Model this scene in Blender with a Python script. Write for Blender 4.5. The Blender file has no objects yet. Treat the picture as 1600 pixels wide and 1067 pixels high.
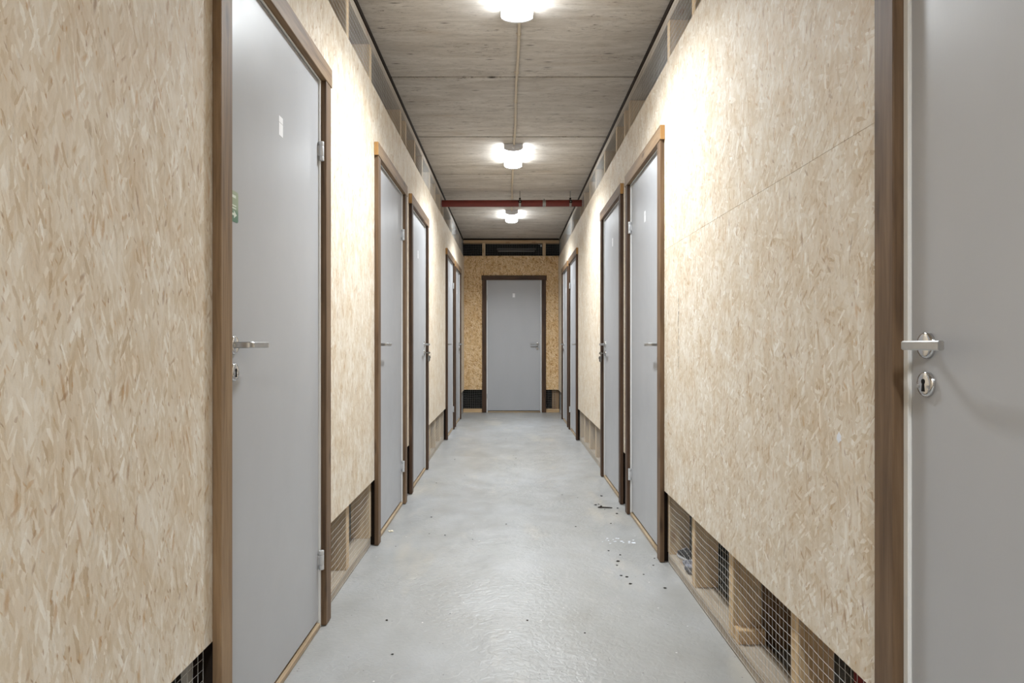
import bpy, bmesh, math, random
from mathutils import Vector, Matrix

random.seed(7)
SC = bpy.context.scene
COL = SC.collection
PI = math.pi

# ------------------------------------------------------------------ measures
EYE = 1.06            # camera height
WL, WR = -0.712, 0.748   # faces of the boarding left / right
YE = 10.40            # face of the end wall
BT = 0.018            # board thickness
ZB, ZT = 0.348, 2.405    # boarding runs from ZB to ZT
CEIL = 2.70
YR = -4.2             # rear end of the corridor, behind the camera
DW = 0.4925           # half width of a door over its casings
CW = 0.066            # casing width
CT = 0.0215           # casing thickness
HANDLE_Z = 1.0575

# ------------------------------------------------------------------ helpers
def lin(r, g, b):
    f = lambda c: (c / 255) / 12.92 if c / 255 <= 0.04045 else ((c / 255 + 0.055) / 1.055) ** 2.4
    return (f(r), f(g), f(b), 1.0)


def tag(o, label=None, cat=None, group=None, kind=None):
    if label: o['label'] = label
    if cat: o['category'] = cat
    if group: o['group'] = group
    if kind: o['kind'] = kind
    return o


def empty(name, loc=(0, 0, 0), rz=0, parent=None):
    o = bpy.data.objects.new(name, None)
    COL.objects.link(o)
    o.location = loc
    o.rotation_euler = (0, 0, rz)
    o.empty_display_size = 0.1
    if parent: o.parent = parent
    return o


def obj(name, bm, mats, parent=None, loc=(0, 0, 0), smooth=False):
    me = bpy.data.meshes.new(name)
    bmesh.ops.recalc_face_normals(bm, faces=bm.faces[:])
    bm.to_mesh(me)
    bm.free()
    if not isinstance(mats, (list, tuple)): mats = [mats]
    for m in mats: me.materials.append(m)
    if smooth:
        for p in me.polygons: p.use_smooth = True
        try: me.set_sharp_from_angle(angle=math.radians(40))
        except Exception: pass
    o = bpy.data.objects.new(name, me)
    COL.objects.link(o)
    o.location = loc
    if parent: o.parent = parent
    return o


def box(bm, x0, x1, y0, y1, z0, z1, bev=0.0, seg=1):
    """axis-aligned box, optionally with softened edges"""
    t = bmesh.new()
    bmesh.ops.create_cube(t, size=1.0)
    for v in t.verts:
        v.co = Vector(((x0 + x1) / 2 + v.co.x * (x1 - x0), (y0 + y1) / 2 + v.co.y * (y1 - y0), (z0 + z1) / 2 + v.co.z * (z1 - z0)))
    if bev > 0:
        bmesh.ops.bevel(t, geom=t.edges[:], offset=bev, segments=seg, profile=0.5, affect='EDGES')
    merge(bm, t)
    return bm


def merge(bm, t, mat=None):
    if mat is not None: bmesh.ops.transform(t, matrix=mat, verts=t.verts)
    me = bpy.data.meshes.new('tmp')
    t.to_mesh(me)
    t.free()
    bm.from_mesh(me)
    bpy.data.meshes.remove(me)


def cyl(bm, p0, p1, r, n=20, r2=None, bev=0.0):
    p0, p1 = Vector(p0), Vector(p1)
    d = p1 - p0
    t = bmesh.new()
    bmesh.ops.create_cone(t, cap_ends=True, segments=n, radius1=r, radius2=r if r2 is None else r2, depth=d.length)
    if bev > 0:
        es = [e for e in t.edges if len(e.link_faces) == 2 and any(len(f.verts) > 4 for f in e.link_faces)]
        bmesh.ops.bevel(t, geom=es, offset=bev, segments=2, profile=0.5, affect='EDGES')
    m = Matrix.Translation((p0 + p1) / 2) @ d.to_track_quat('Z', 'Y').to_matrix().to_4x4()
    merge(bm, t, m)
    return bm


def tube(bm, pts, r, n=10, caps=True):
    """round tube along a list of points"""
    pts = [Vector(p) for p in pts]
    rings = []
    up = Vector((0, 0, 1))
    for i, p in enumerate(pts):
        d = (pts[min(i + 1, len(pts) - 1)] - pts[max(i - 1, 0)]).normalized()
        u = d.cross(up)
        if u.length < 1e-4: u = d.cross(Vector((1, 0, 0)))
        u.normalize()
        w = u.cross(d)
        rr = r[i] if isinstance(r, (list, tuple)) else r
        rings.append([bm.verts.new(p + u * math.cos(2 * PI * k / n) * rr + w * math.sin(2 * PI * k / n) * rr) for k in range(n)])
    for a, b in zip(rings, rings[1:]):
        for k in range(n):
            bm.faces.new((a[k], a[(k + 1) % n], b[(k + 1) % n], b[k]))
    if caps:
        bm.faces.new(rings[0]); bm.faces.new(rings[-1][::-1])
    return bm


def prism(bm, outline, axis, a0, a1):
    """extrude a 2-D outline along one axis; outline runs in the two other axes in order"""
    def P(u, v, a):
        return {'x': (a, u, v), 'y': (u, a, v), 'z': (u, v, a)}[axis]
    A = [bm.verts.new(P(u, v, a0)) for u, v in outline]
    B = [bm.verts.new(P(u, v, a1)) for u, v in outline]
    n = len(A)
    for i in range(n): bm.faces.new((A[i], A[(i + 1) % n], B[(i + 1) % n], B[i]))
    bm.faces.new(A[::-1]); bm.faces.new(B)
    return bm


def new_box(*a, **k):
    return box(bmesh.new(), *a, **k)

# ------------------------------------------------------------------ materials
class N:
    """tiny node-graph helper"""
    def __init__(self, name):
        self.m = bpy.data.materials.new(name)
        self.m.use_nodes = True
        self.t = self.m.node_tree
        self.b = self.t.nodes['Principled BSDF']
        self.out = self.t.nodes['Material Output']

    def n(self, kind, **props):
        x = self.t.nodes.new(kind)
        for k, v in props.items(): setattr(x, k, v)
        return x

    def l(self, a, b): self.t.links.new(a, b)

    def put(self, sock, v):
        if isinstance(v, bpy.types.NodeSocket): self.l(v, sock)
        else: sock.default_value = v

    def math(self, op, a, b=0.0, c=0.0, clamp=False):
        x = self.n('ShaderNodeMath', operation=op, use_clamp=clamp)
        self.put(x.inputs[0], a); self.put(x.inputs[1], b); self.put(x.inputs[2], c)
        return x.outputs[0]

    def mix(self, f, a, b, mode='MIX'):
        x = self.n('ShaderNodeMix', data_type='RGBA', blend_type=mode)
        self.put(x.inputs[0], f); self.put(x.inputs[6], a); self.put(x.inputs[7], b)
        return x.outputs[2]

    def coords(self, rnd=3.0):
        tc = self.n('ShaderNodeTexCoord').outputs['Object']
        if not rnd: return tc
        r = self.n('ShaderNodeObjectInfo').outputs['Random']
        s = self.math('MULTIPLY', r, rnd * 7.31)
        c = self.n('ShaderNodeCombineXYZ')
        self.l(s, c.inputs[0]); self.l(s, c.inputs[1]); self.l(self.math('MULTIPLY', s, 1.7), c.inputs[2])
        a = self.n('ShaderNodeVectorMath', operation='ADD')
        self.l(tc, a.inputs[0]); self.l(c.outputs[0], a.inputs[1])
        return a.outputs[0]

    def mapping(self, v, scale=(1, 1, 1), rot=(0, 0, 0), loc=(0, 0, 0)):
        x = self.n('ShaderNodeMapping')
        self.l(v, x.inputs['Vector'])
        x.inputs['Scale'].default_value = scale
        x.inputs['Rotation'].default_value = rot
        x.inputs['Location'].default_value = loc
        return x.outputs[0]

    def noise(self, v, scale, detail=2.0, rough=0.5, dist=0.0, color=False):
        x = self.n('ShaderNodeTexNoise')
        self.l(v, x.inputs['Vector'])
        x.inputs['Scale'].default_value = scale
        x.inputs['Detail'].default_value = detail
        x.inputs['Roughness'].default_value = rough
        x.inputs['Distortion'].default_value = dist
        return x.outputs[1 if color else 0]

    def voro(self, v, scale, feature='F1', dims='3D', out='Distance'):
        x = self.n('ShaderNodeTexVoronoi', feature=feature, voronoi_dimensions=dims)
        self.l(v, x.inputs['Vector'])
        x.inputs['Scale'].default_value = scale
        return x.outputs[out]

    def ramp(self, f, stops, interp='LINEAR'):
        x = self.n('ShaderNodeValToRGB')
        cr = x.color_ramp
        cr.interpolation = interp
        while len(cr.elements) < len(stops): cr.elements.new(0.5)
        for e, (p, c) in zip(cr.elements, stops):
            e.position = p
            e.color = c if len(c) == 4 else (*c, 1)
        self.put(x.inputs[0], f)
        return x.outputs[0]

    def rng(self, v, a, b, c, d):
        x = self.n('ShaderNodeMapRange')
        self.put(x.inputs[0], v)
        for i, q in enumerate((a, b, c, d)): x.inputs[i + 1].default_value = q
        return x.outputs[0]

    def bump(self, h, strength=0.3, dist=0.002):
        x = self.n('ShaderNodeBump')
        x.inputs['Strength'].default_value = strength
        x.inputs['Distance'].default_value = dist
        self.l(h, x.inputs['Height'])
        self.l(x.outputs[0], self.b.inputs['Normal'])

    def fin(self, color=None, rough=None, metal=None, spec=None):
        if color is not None: self.put(self.b.inputs['Base Color'], color)
        if rough is not None: self.put(self.b.inputs['Roughness'], rough)
        if metal is not None: self.put(self.b.inputs['Metallic'], metal)
        if spec is not None: self.put(self.b.inputs['Specular IOR Level'], spec)
        return self.m


def grey(v): return (v, v, v, 1)


def strand_board(name, cols, accent, angles, tint=0.55):
    """oriented strand board: several layers of long flakes laid over each other"""
    g = N(name)
    v = g.coords(3.0)
    s = g.n('ShaderNodeSeparateXYZ'); g.l(v, s.inputs[0])
    c = g.n('ShaderNodeCombineXYZ')
    g.l(g.math('ADD', s.outputs[0], s.outputs[1]), c.inputs[0]); g.l(s.outputs[2], c.inputs[1])
    uv = c.outputs[0]
    # ragged flake edges
    wob = g.noise(uv, 90.0, 4.0, 0.65, color=True)
    wv = g.n('ShaderNodeVectorMath', operation='MULTIPLY_ADD')
    g.l(wob, wv.inputs[0]); wv.inputs[1].default_value = (0.006, 0.006, 0); g.l(uv, wv.inputs[2])
    uvw = wv.outputs[0]
    col = None
    height = None
    fibre_sum = None
    for k, (ang, along, across, keep) in enumerate(angles):
        r = math.radians(ang)
        p = g.mapping(g.mapping(uvw, rot=(0, 0, -r), loc=(k * 3.7, k * 1.9, 0)), scale=(1 / along, 1 / across, 1))
        vc = g.voro(p, 1.0, dims='2D', out='Color')
        sep = g.n('ShaderNodeSeparateColor'); g.l(vc, sep.inputs[0])
        shade = g.ramp(sep.outputs[0], cols)
        fib = g.noise(g.mapping(g.mapping(uv, rot=(0, 0, -r)), scale=(14, 260, 1)), 1.0, 3.0, 0.65)
        shade = g.mix(0.55, shade, g.ramp(fib, [(0.3, grey(0.86)), (0.5, grey(0.97)), (0.7, grey(1.0))]), 'MULTIPLY')
        if col is None:
            col, height = shade, sep.outputs[0]
        else:
            m = g.math('GREATER_THAN', sep.outputs[1], 1 - keep)
            col = g.mix(m, col, shade)
            hm = g.n('ShaderNodeMix', data_type='FLOAT')
            g.l(m, hm.inputs[0]); g.l(height, hm.inputs[2]); g.l(sep.outputs[0], hm.inputs[3])
            height = hm.outputs[0]
    # scattered darker flakes, bark bits and tiny black specks
    for k, (ang, along, across, keep, str_) in enumerate(((82, 0.045, 0.012, 0.014, 0.6), (106, 0.060, 0.009, 0.016, 0.5), (40, 0.032, 0.010, 0.012, 0.5), (95, 0.013, 0.005, 0.022, 0.7), (70, 0.022, 0.008, 0.02, 0.5), (125, 0.016, 0.004, 0.02, 0.55))):
        r = math.radians(ang)
        p = g.mapping(g.mapping(uvw, rot=(0, 0, -r), loc=(11 + k * 2.3, 5 + k, 0)), scale=(1 / along, 1 / across, 1))
        vc = g.voro(p, 1.0, dims='2D', out='Color')
        sep = g.n('ShaderNodeSeparateColor'); g.l(vc, sep.inputs[0])
        m = g.math('GREATER_THAN', sep.outputs[2], 1 - keep)
        vd = g.voro(p, 1.0, dims='2D', out='Distance')
        m = g.math('MULTIPLY', m, g.rng(vd, 0.2, 0.55, str_, 0.0))
        col = g.mix(m, col, g.ramp(sep.outputs[0], [(0, accent[0]), (0.55, accent[1]), (1, accent[2])]))
    # fine fibres and thin dark slits between flakes
    fr = math.radians(angles[0][0])
    fi = g.noise(g.mapping(g.mapping(uvw, rot=(0, 0, -fr)), scale=(26, 130, 1)), 1.0, 4.0, 0.7, 0.8)
    col = g.mix(0.8, col, g.ramp(fi, [(0.30, grey(0.80)), (0.42, grey(0.97)), (0.62, grey(1.0))]), 'MULTIPLY')
    # broad tonal drift of the sheet: tan and whitish clouds
    big = g.noise(g.mapping(uv, scale=(1.6, 1, 1)), 7.0, 5.0, 0.65, 0.6)
    col = g.mix(tint, col, g.ramp(big, [(0.3, lin(232, 214, 188)), (0.55, grey(1.0))]), 'MULTIPLY')
    col = g.mix(g.rng(big, 0.54, 0.72, 0.0, 0.35), col, cols[-1][1])
    g.fin(col, 0.62, 0, 0.3)
    fine = g.noise(uv, 320.0, 2.0, 0.6)
    g.bump(g.math('ADD', height, g.math('MULTIPLY', fine, 0.5)), 0.22, 0.0015)
    return g.m


def wood(name, axis, dark, mid, light, rough=0.6, knots=0.0, knot=(70, 45, 30), bump=0.12):
    g = N(name)
    v = g.coords(5.0)
    i = 'xyz'.index(axis)
    sc = [30.0, 30.0, 30.0]; sc[i] = 2.2
    a = g.noise(g.mapping(v, scale=tuple(sc)), 1.0, 4.0, 0.6, 0.6)
    sc2 = [190.0] * 3; sc2[i] = 5.0
    b = g.noise(g.mapping(v, scale=tuple(sc2)), 1.0, 3.0, 0.6)
    f = g.math('ADD', g.math('MULTIPLY', a, 0.75), g.math('MULTIPLY', b, 0.25))
    col = g.ramp(f, [(0.32, lin(*dark)), (0.5, lin(*mid)), (0.68, lin(*light))])
    drift = g.noise(v, 2.6, 3.0, 0.6)
    col = g.mix(0.6, col, g.ramp(drift, [(0.3, grey(0.72)), (0.7, grey(1.0))]), 'MULTIPLY')
    if knots:
        sc3 = [9.0] * 3; sc3[i] = 3.2
        vd = g.voro(g.mapping(v, scale=tuple(sc3)), 1.0)
        col = g.mix(g.rng(vd, 0.05, 0.17, knots, 0.0), col, lin(*knot))
    g.fin(col, rough, 0, 0.3)
    g.bump(f, bump, 0.002)
    return g.m


def plain(name, rgb, rough=0.5, metal=0.0, spec=0.5, var=0.06, scale=20.0, bump=0.0):
    g = N(name)
    v = g.coords(1.0)
    a = g.noise(v, scale, 3.0, 0.6)
    col = g.mix(1.0, lin(*rgb), g.ramp(a, [(0.3, grey(1 - var)), (0.7, grey(1.0))]), 'MULTIPLY')
    g.fin(col, rough, metal, spec)
    if bump: g.bump(a, bump, 0.002)
    return g.m


M = {}
pale = [(0.0, lin(198, 178, 152)), (0.07, lin(212, 197, 174)), (0.45, lin(219, 207, 189)), (0.85, lin(224, 214, 199)), (0.95, lin(232, 225, 213)), (1.0, lin(238, 232, 222))]
acc = (lin(138, 100, 66), lin(184, 144, 98), lin(204, 170, 126))
L_left = [(88, 0.075, 0.014, 1), (76, 0.065, 0.011, 0.5), (101, 0.06, 0.010, 0.45), (92, 0.05, 0.008, 0.4), (64, 0.04, 0.007, 0.3), (112, 0.03, 0.006, 0.3)]
L_right = [(70, 0.07, 0.016, 1), (46, 0.06, 0.013, 0.5), (112, 0.055, 0.012, 0.45), (15, 0.045, 0.010, 0.38), (84, 0.045, 0.009, 0.35), (140, 0.03, 0.007, 0.28)]
M['board_left'] = strand_board('strand_board_pale', pale, acc, L_left)
M['board_right'] = strand_board('strand_board_pale_mixed', pale, acc, L_right)
honey = [(0.0, lin(164, 118, 68)), (0.16, lin(204, 166, 114)), (0.5, lin(224, 193, 148)), (0.85, lin(231, 204, 163)), (1.0, lin(239, 217, 183))]
M['board_end'] = strand_board('strand_board_honey', honey, (lin(100, 66, 34), lin(140, 94, 50), lin(160, 112, 62)), L_right)
for nm, d, m_, l_ in (('light', (104, 82, 60), (138, 112, 84), (160, 134, 104)), ('mid', (80, 61, 46), (112, 89, 67), (136, 111, 86)), ('dark', (52, 38, 29), (76, 56, 42), (98, 75, 57))):  # boards vary; shade on uprights and light on heads are put in too
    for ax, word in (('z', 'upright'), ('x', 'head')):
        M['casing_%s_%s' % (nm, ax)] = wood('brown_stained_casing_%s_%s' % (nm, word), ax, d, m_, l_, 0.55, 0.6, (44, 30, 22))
M['cut_end'] = wood('raw_cut_end', 'z', (160, 118, 70), (184, 142, 90), (198, 160, 108), 0.7)
M['pine_z'] = wood('pine_upright', 'z', (196, 164, 122), (220, 192, 152), (232, 208, 172), 0.65, 0.6, (150, 100, 60))
M['pine_y'] = wood('pine_along_corridor', 'y', (158, 142, 122), (180, 165, 146), (198, 186, 170), 0.65, 0.6, (150, 100, 60))
M['pine_x'] = wood('pine_across', 'x', (186, 150, 108), (212, 180, 138), (226, 198, 160), 0.65, 0.6, (150, 100, 60))
M['oak_x'] = wood('oak_threshold', 'x', (140, 120, 94), (168, 146, 118), (188, 169, 143), 0.45)
M['ply'] = wood('brown_partition_board', 'z', (120, 96, 72), (150, 124, 96), (170, 144, 114), 0.7)


def door_paint():
    g = N('grey_door_paint')
    v = g.coords(2.0)
    a = g.noise(g.mapping(v, scale=(3, 3, 1)), 2.0, 3.0, 0.5)
    col = g.mix(1.0, lin(174, 175, 178), g.ramp(a, [(0.3, grey(0.965)), (0.7, grey(1.0))]), 'MULTIPLY')
    rg = g.rng(g.noise(v, 9.0, 3.0, 0.6), 0.3, 0.7, 0.34, 0.40)
    g.fin(col, rg, 0, 0.5)
    h = g.math('ADD', g.noise(g.mapping(v, scale=(240, 240, 50)), 1.0, 2.0, 0.5), g.math('MULTIPLY', g.noise(v, 7.0, 1.0, 0.5), 2.5))
    g.bump(h, 0.035, 0.002)
    return g.m


def floor_paint():
    g = N('grey_floor_paint')
    v = g.coords(0)
    a = g.noise(v, 0.9, 5.0, 0.55, 0.4)
    b = g.noise(g.mapping(v, scale=(1.0, 0.55, 1)), 4.5, 4.0, 0.6)
    col = g.ramp(a, [(0.30, lin(151, 150, 147)), (0.5, lin(157, 157, 156)), (0.7, lin(161, 162, 163))])
    col = g.mix(0.55, col, g.ramp(b, [(0.3, lin(222, 220, 214)), (0.65, grey(1.0))]), 'MULTIPLY')
    # sandy scuffs
    sc = g.noise(g.mapping(v, scale=(1.6, 0.5, 1)), 1.5, 4.0, 0.6)
    col = g.mix(g.rng(sc, 0.56, 0.74, 0.0, 0.5), col, lin(190, 180, 162))
    # tiny pale chips and dark pinholes
    vd = g.voro(v, 42.0, dims='2D', out='Distance')
    vc = g.n('ShaderNodeSeparateColor'); g.l(g.voro(v, 42.0, dims='2D', out='Color'), vc.inputs[0])
    chip = g.math('MULTIPLY', g.math('GREATER_THAN', vc.outputs[0], 0.996), g.math('LESS_THAN', vd, 0.14))
    col = g.mix(g.math('MULTIPLY', chip, 0.7), col, lin(228, 228, 226))
    pin = g.math('MULTIPLY', g.math('LESS_THAN', vc.outputs[0], 0.02), g.math('LESS_THAN', vd, 0.1))
    col = g.mix(g.math('MULTIPLY', pin, 0.75), col, lin(70, 66, 60))
    rg = g.rng(g.noise(v, 6.0, 4.0, 0.6), 0.3, 0.7, 0.29, 0.42)
    g.fin(col, rg, 0, 0.5)
    mask = g.rng(g.noise(v, 1.3, 2.0, 0.5), 0.4, 0.6, 0.35, 1.0)
    h = g.math('ADD', g.math('MULTIPLY', g.noise(v, 46.0, 2.0, 0.5, 0.8), 1.0), g.math('MULTIPLY', g.noise(v, 9.0, 2.0, 0.5), 1.4))
    g.bump(g.math('MULTIPLY', h, mask), 0.5, 0.006)
    return g.m


def concrete():
    g = N('board_marked_concrete')
    v = g.coords(0)
    a = g.noise(g.mapping(v, scale=(1.5, 8.0, 1)), 1.5, 8.0, 0.68, 0.8)
    col = g.ramp(a, [(0.34, lin(184, 176, 166)), (0.5, lin(200, 193, 184)), (0.66, lin(214, 208, 200))])
    b = g.noise(g.mapping(v, scale=(7.0, 30.0, 1)), 1.7, 6.0, 0.72, 1.6)
    col = g.mix(0.8, col, g.ramp(b, [(0.33, grey(0.62)), (0.46, grey(0.95)), (0.7, grey(1.0))]), 'MULTIPLY')
    st = g.noise(g.mapping(v, scale=(1.0, 5.0, 1), loc=(3, 1, 0)), 1.3, 5.0, 0.7)
    col = g.mix(g.rng(st, 0.57, 0.75, 0.0, 0.45), col, lin(172, 150, 124))
    # little black voids
    vm = g.mapping(v, scale=(9, 42, 1))
    vd = g.voro(vm, 1.0, dims='2D', out='Distance')
    vc = g.n('ShaderNodeSeparateColor'); g.l(g.voro(vm, 1.0, dims='2D', out='Color'), vc.inputs[0])
    pit = g.math('MULTIPLY', g.math('GREATER_THAN', vc.outputs[0], 0.965), g.rng(vd, 0.05, 0.32, 0.85, 0.0))
    col = g.mix(pit, col, lin(60, 54, 48))
    # gritty flecks in drifting bands
    gr = g.noise(g.mapping(v, scale=(16, 70, 1)), 1.0, 4.0, 0.75, 1.0)
    band = g.noise(g.mapping(v, scale=(0.9, 4.5, 1), loc=(9, 4, 0)), 1.4, 4.0, 0.6)
    fl = g.math('MULTIPLY', g.rng(gr, 0.56, 0.66, 0.0, 0.75), g.rng(band, 0.46, 0.6, 0.0, 1.0))
    col = g.mix(fl, col, lin(104, 92, 80))
    # white lime bloom
    lime = g.noise(g.mapping(v, scale=(2.2, 9, 1), loc=(1.3, 7.7, 0)), 1.5, 6.0, 0.75)
    col = g.mix(g.rng(lime, 0.68, 0.8, 0.0, 0.6), col, lin(206, 200, 190))
    g.fin(col, 0.85, 0, 0.2)
    g.bump(g.math('ADD', a, g.math('MULTIPLY', b, 0.8)), 0.35, 0.006)
    return g.m


M['door'] = door_paint()
M['floor'] = floor_paint()
M['concrete'] = concrete()
M['frame'] = plain('white_frame_paint', (234, 234, 232), 0.4, 0, 0.5, 0.04)
M['hinge'] = plain('satin_zinc_hinge', (206, 207, 208), 0.4, 0.25, 0.5, 0.05)
M['steel'] = plain('brushed_stainless', (190, 190, 190), 0.3, 1.0, 0.5, 0.08, 60)
M['chrome'] = plain('polished_chrome', (206, 206, 206), 0.13, 1.0, 0.5, 0.04)
M['black'] = plain('black_void', (12, 12, 12), 0.8, 0, 0.2)
M['dark_brown'] = plain('dark_brown_matt', (40, 31, 25), 0.8, 0, 0.2, 0.2)
M['wire'] = plain('galvanised_wire', (206, 206, 204), 0.42, 0.35, 0.5, 0.15, 80)
M['backdrop'] = plain('shade_backdrop', (22, 22, 25), 0.7, 0, 0.25, 0.3, 8)
M['lamp_cap'] = plain('grey_lamp_end_cap', (238, 238, 242), 0.45, 0, 0.5, 0.03)
M['conduit'] = plain('cream_conduit', (214, 200, 178), 0.5, 0, 0.4, 0.08)
M['pipe'] = plain('red_oxide_pipe', (116, 46, 38), 0.5, 0, 0.4, 0.2, 8)
M['zinc'] = plain('zinc_plated_clamp', (160, 158, 152), 0.35, 0.9, 0.5, 0.2, 40)
M['sticker'] = plain('white_sticker', (236, 236, 238), 0.45, 0, 0.4, 0.02)
M['print'] = plain('pale_print', (216, 224, 212), 0.5, 0, 0.4, 0.03)
M['plaster'] = plain('grey_blockwork', (176, 172, 167), 0.9, 0, 0.2, 0.2, 6, 0.3)
M['shoe'] = plain('charcoal_fabric', (48, 48, 52), 0.8, 0, 0.2, 0.3, 40)
M['sole'] = plain('pale_rubber_sole', (190, 190, 192), 0.6, 0, 0.3, 0.1, 40)
M['bundle'] = plain('grey_blue_cloth', (150, 152, 164), 0.85, 0, 0.2, 0.45, 26)
M['red'] = plain('dark_red_case', (150, 40, 36), 0.45, 0, 0.4, 0.3, 5)
M['grit'] = plain('dark_grit', (50, 46, 42), 0.9, 0, 0.2, 0.3)
M['shaving'] = plain('wood_shaving', (222, 212, 190), 0.8, 0, 0.2, 0.1)
M['key'] = plain('nickel_key', (150, 146, 138), 0.3, 0.9, 0.5, 0.1)
M['white_spot'] = plain('white_paint_dab', (232, 236, 244), 0.5, 0, 0.4, 0.04)


def green():
    g = N('green_card')
    tc = g.n('ShaderNodeTexCoord').outputs['Generated']
    s = g.n('ShaderNodeSeparateXYZ'); g.l(tc, s.inputs[0])
    return g.fin(g.ramp(s.outputs[2], [(0.0, lin(78, 118, 98)), (0.3, lin(96, 128, 106)), (0.5, lin(146, 160, 134)), (1.0, lin(158, 168, 144))]), 0.4, 0, 0.4)


M['green'] = green()


def emitter(name, rgb, strength):
    g = N(name)
    g.fin(lin(235, 235, 235), 0.5)
    g.b.inputs['Emission Color'].default_value = (*rgb, 1)
    g.b.inputs['Emission Strength'].default_value = strength
    return g.m


LAMP_RGB = (0.905, 0.96, 1.0)
M['diffuser'] = emitter('lit_opal_cover', LAMP_RGB, 17.0)

# ------------------------------------------------------------------ doors: where they stand
# (name, label words, side, near casing edge, far casing edge, hinge at local +x (+1) or -x (-1), sticker height, extras)
LD = [(1.608, 2.590), (3.523, 4.515), (4.732, 5.720), (7.415, 8.400), (8.545, 9.530)]
RD = [(0.357, 1.3405), (3.259, 4.240), (4.435, 5.420), (7.396, 8.375), (8.535, 9.515)]
END_X = 0.0615

# ------------------------------------------------------------------ floor and ceiling
XO = 2.75
f = obj('floor', new_box(-XO, XO, YR - 0.2, YE + 1.3, -0.15, 0), M['floor'])
tag(f, 'glossy grey painted concrete floor running down the corridor', 'floor', kind='structure')

ceil = tag(empty('ceiling', (0, 0, CEIL)), 'rough board-marked grey concrete ceiling in wide slabs', 'ceiling', kind='structure')
cuts = [YR - 0.2, -3.0, -1.81, -0.62, 0.57, 1.76, 2.945, 4.134, 5.322, 6.50, 7.70, 8.53, 9.70, YE + 1.3]
for a, b in zip(cuts, cuts[1:]):
    o = obj('concrete_slab', new_box(-XO, XO, a + 0.011, b - 0.011, 0, 0.2, bev=0.004), M['concrete'], ceil)

# ------------------------------------------------------------------ walls
def board_panel(root, side, a, b, z0, z1, mat):
    """one sheet of boarding; side walls run along y, the end wall along x"""
    if side == 'left': bm = new_box(WL - BT, WL, a, b, z0, z1, bev=0.0008)
    elif side == 'right': bm = new_box(WR, WR + BT, a, b, z0, z1, bev=0.0008)
    else: bm = new_box(a, b, YE, YE + BT, z0, z1, bev=0.0008)
    return obj('strand_board_panel', bm, mat, root)


G = 0.0006
wl = tag(empty('wall_left'), 'left corridor wall of pale strand board between grey doors', 'wall', kind='structure')
wr = tag(empty('wall_right'), 'right corridor wall of pale strand board with a white paint dab', 'wall', kind='structure')
we = tag(empty('wall_end'), 'end wall of honey coloured strand board around a single grey door', 'wall', kind='structure')

def side_boards(root, side, doors, mat):
    edge = YR
    for i, (n, fr) in enumerate(doors):
        if side == 'left' and i == 0:
            board_panel(root, side, edge, 1.5635, ZB, ZT, mat)
            board_panel(root, side, 1.5645, n + 0.03, ZB, ZT, mat)       # narrow filler strip against the casing
        elif side == 'right' and i == 1:
            board_panel(root, side, edge, n + 0.03, 1.5142, ZT, mat)
            board_panel(root, side, edge, n + 0.03, ZB, 1.5139, mat)
        else:
            board_panel(root, side, edge, n + 0.03, ZB, ZT, mat)
        board_panel(root, side, n + 0.03 + G, fr - 0.03 - G, 2.095, ZT, mat)   # over the door
        edge = fr - 0.03
    board_panel(root, side, edge, YE, ZB, ZT, mat)

side_boards(wl, 'left', LD, M['board_left'])
side_boards(wr, 'right', RD, M['board_right'])
ex0, ex1 = END_X - DW + 0.03, END_X + DW - 0.03
board_panel(we, 'end', WL - BT + 0.018, ex0, 0.353, 2.425, M['board_end'])
board_panel(we, 'end', ex1, WR + BT - 0.018, 0.353, 2.425, M['board_end'])
board_panel(we, 'end', ex0 + G, ex1 - G, 2.095, 2.425, M['board_end'])

# framing behind the boards
SX = 0.0215     # framing face behind the board face
SD, SW = 0.098, 0.048
def frame_x(side, a, b):
    return (WL - b, WL - a) if side == 'left' else (WR + a, WR + b)

LS = [0.2, 0.85, 1.35, 3.035, 3.528, 4.507, 4.737, 5.62, 6.14, 6.58, 7.04, 7.37, 8.47, 9.60, 10.1]
RS = [-0.6, 1.37, 1.82, 2.34, 2.82, 3.264, 4.335, 4.52, 5.48, 6.04, 6.5, 6.95, 7.35, 8.455, 9.59, 10.1]
def in_door(y, doors):
    return any(n + 0.02 < y < fr - 0.02 for n, fr in doors)
for side, root, studs, doors in (('left', wl, LS, LD), ('right', wr, RS, RD)):
    x0, x1 = frame_x(side, SX, SX + SD)
    for y in studs:
        obj('stud', new_box(x0, x1, y - SW / 2, y + SW / 2, 2.13 if in_door(y, doors) else 0.045, 2.625, bev=0.002), M['pine_z'], root)
    obj('top_plate', new_box(x0, x1, YR, YE - 0.001, 2.625, 2.672, bev=0.002), M['pine_y'], root)
    sx0, sx1 = frame_x(side, SX - 0.005, SX + 0.075)
    obj('dark_strip', new_box(sx0, sx1, YR, YE - 0.002, 2.672, CEIL + 0.004), M['dark_brown'], root)
    edge = YR
    for n, fr in doors + [(YE - 0.01, 0)]:
        obj('bottom_plate', new_box(x0, x1, edge, n + 0.012, 0, 0.045, bev=0.002), M['pine_y'], root)
        edge = fr - 0.012
# short studs over the doors, seen through the upper mesh
for side, root, ys in (('left', wl, (5.18,)), ('right', wr, (4.86,))):
    x0, x1 = frame_x(side, SX, SX + SD)
    for y in ys:
        obj('stud', new_box(x0, x1, y - SW / 2, y + SW / 2, 2.13, 2.625, bev=0.002), M['pine_z'], root)

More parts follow.
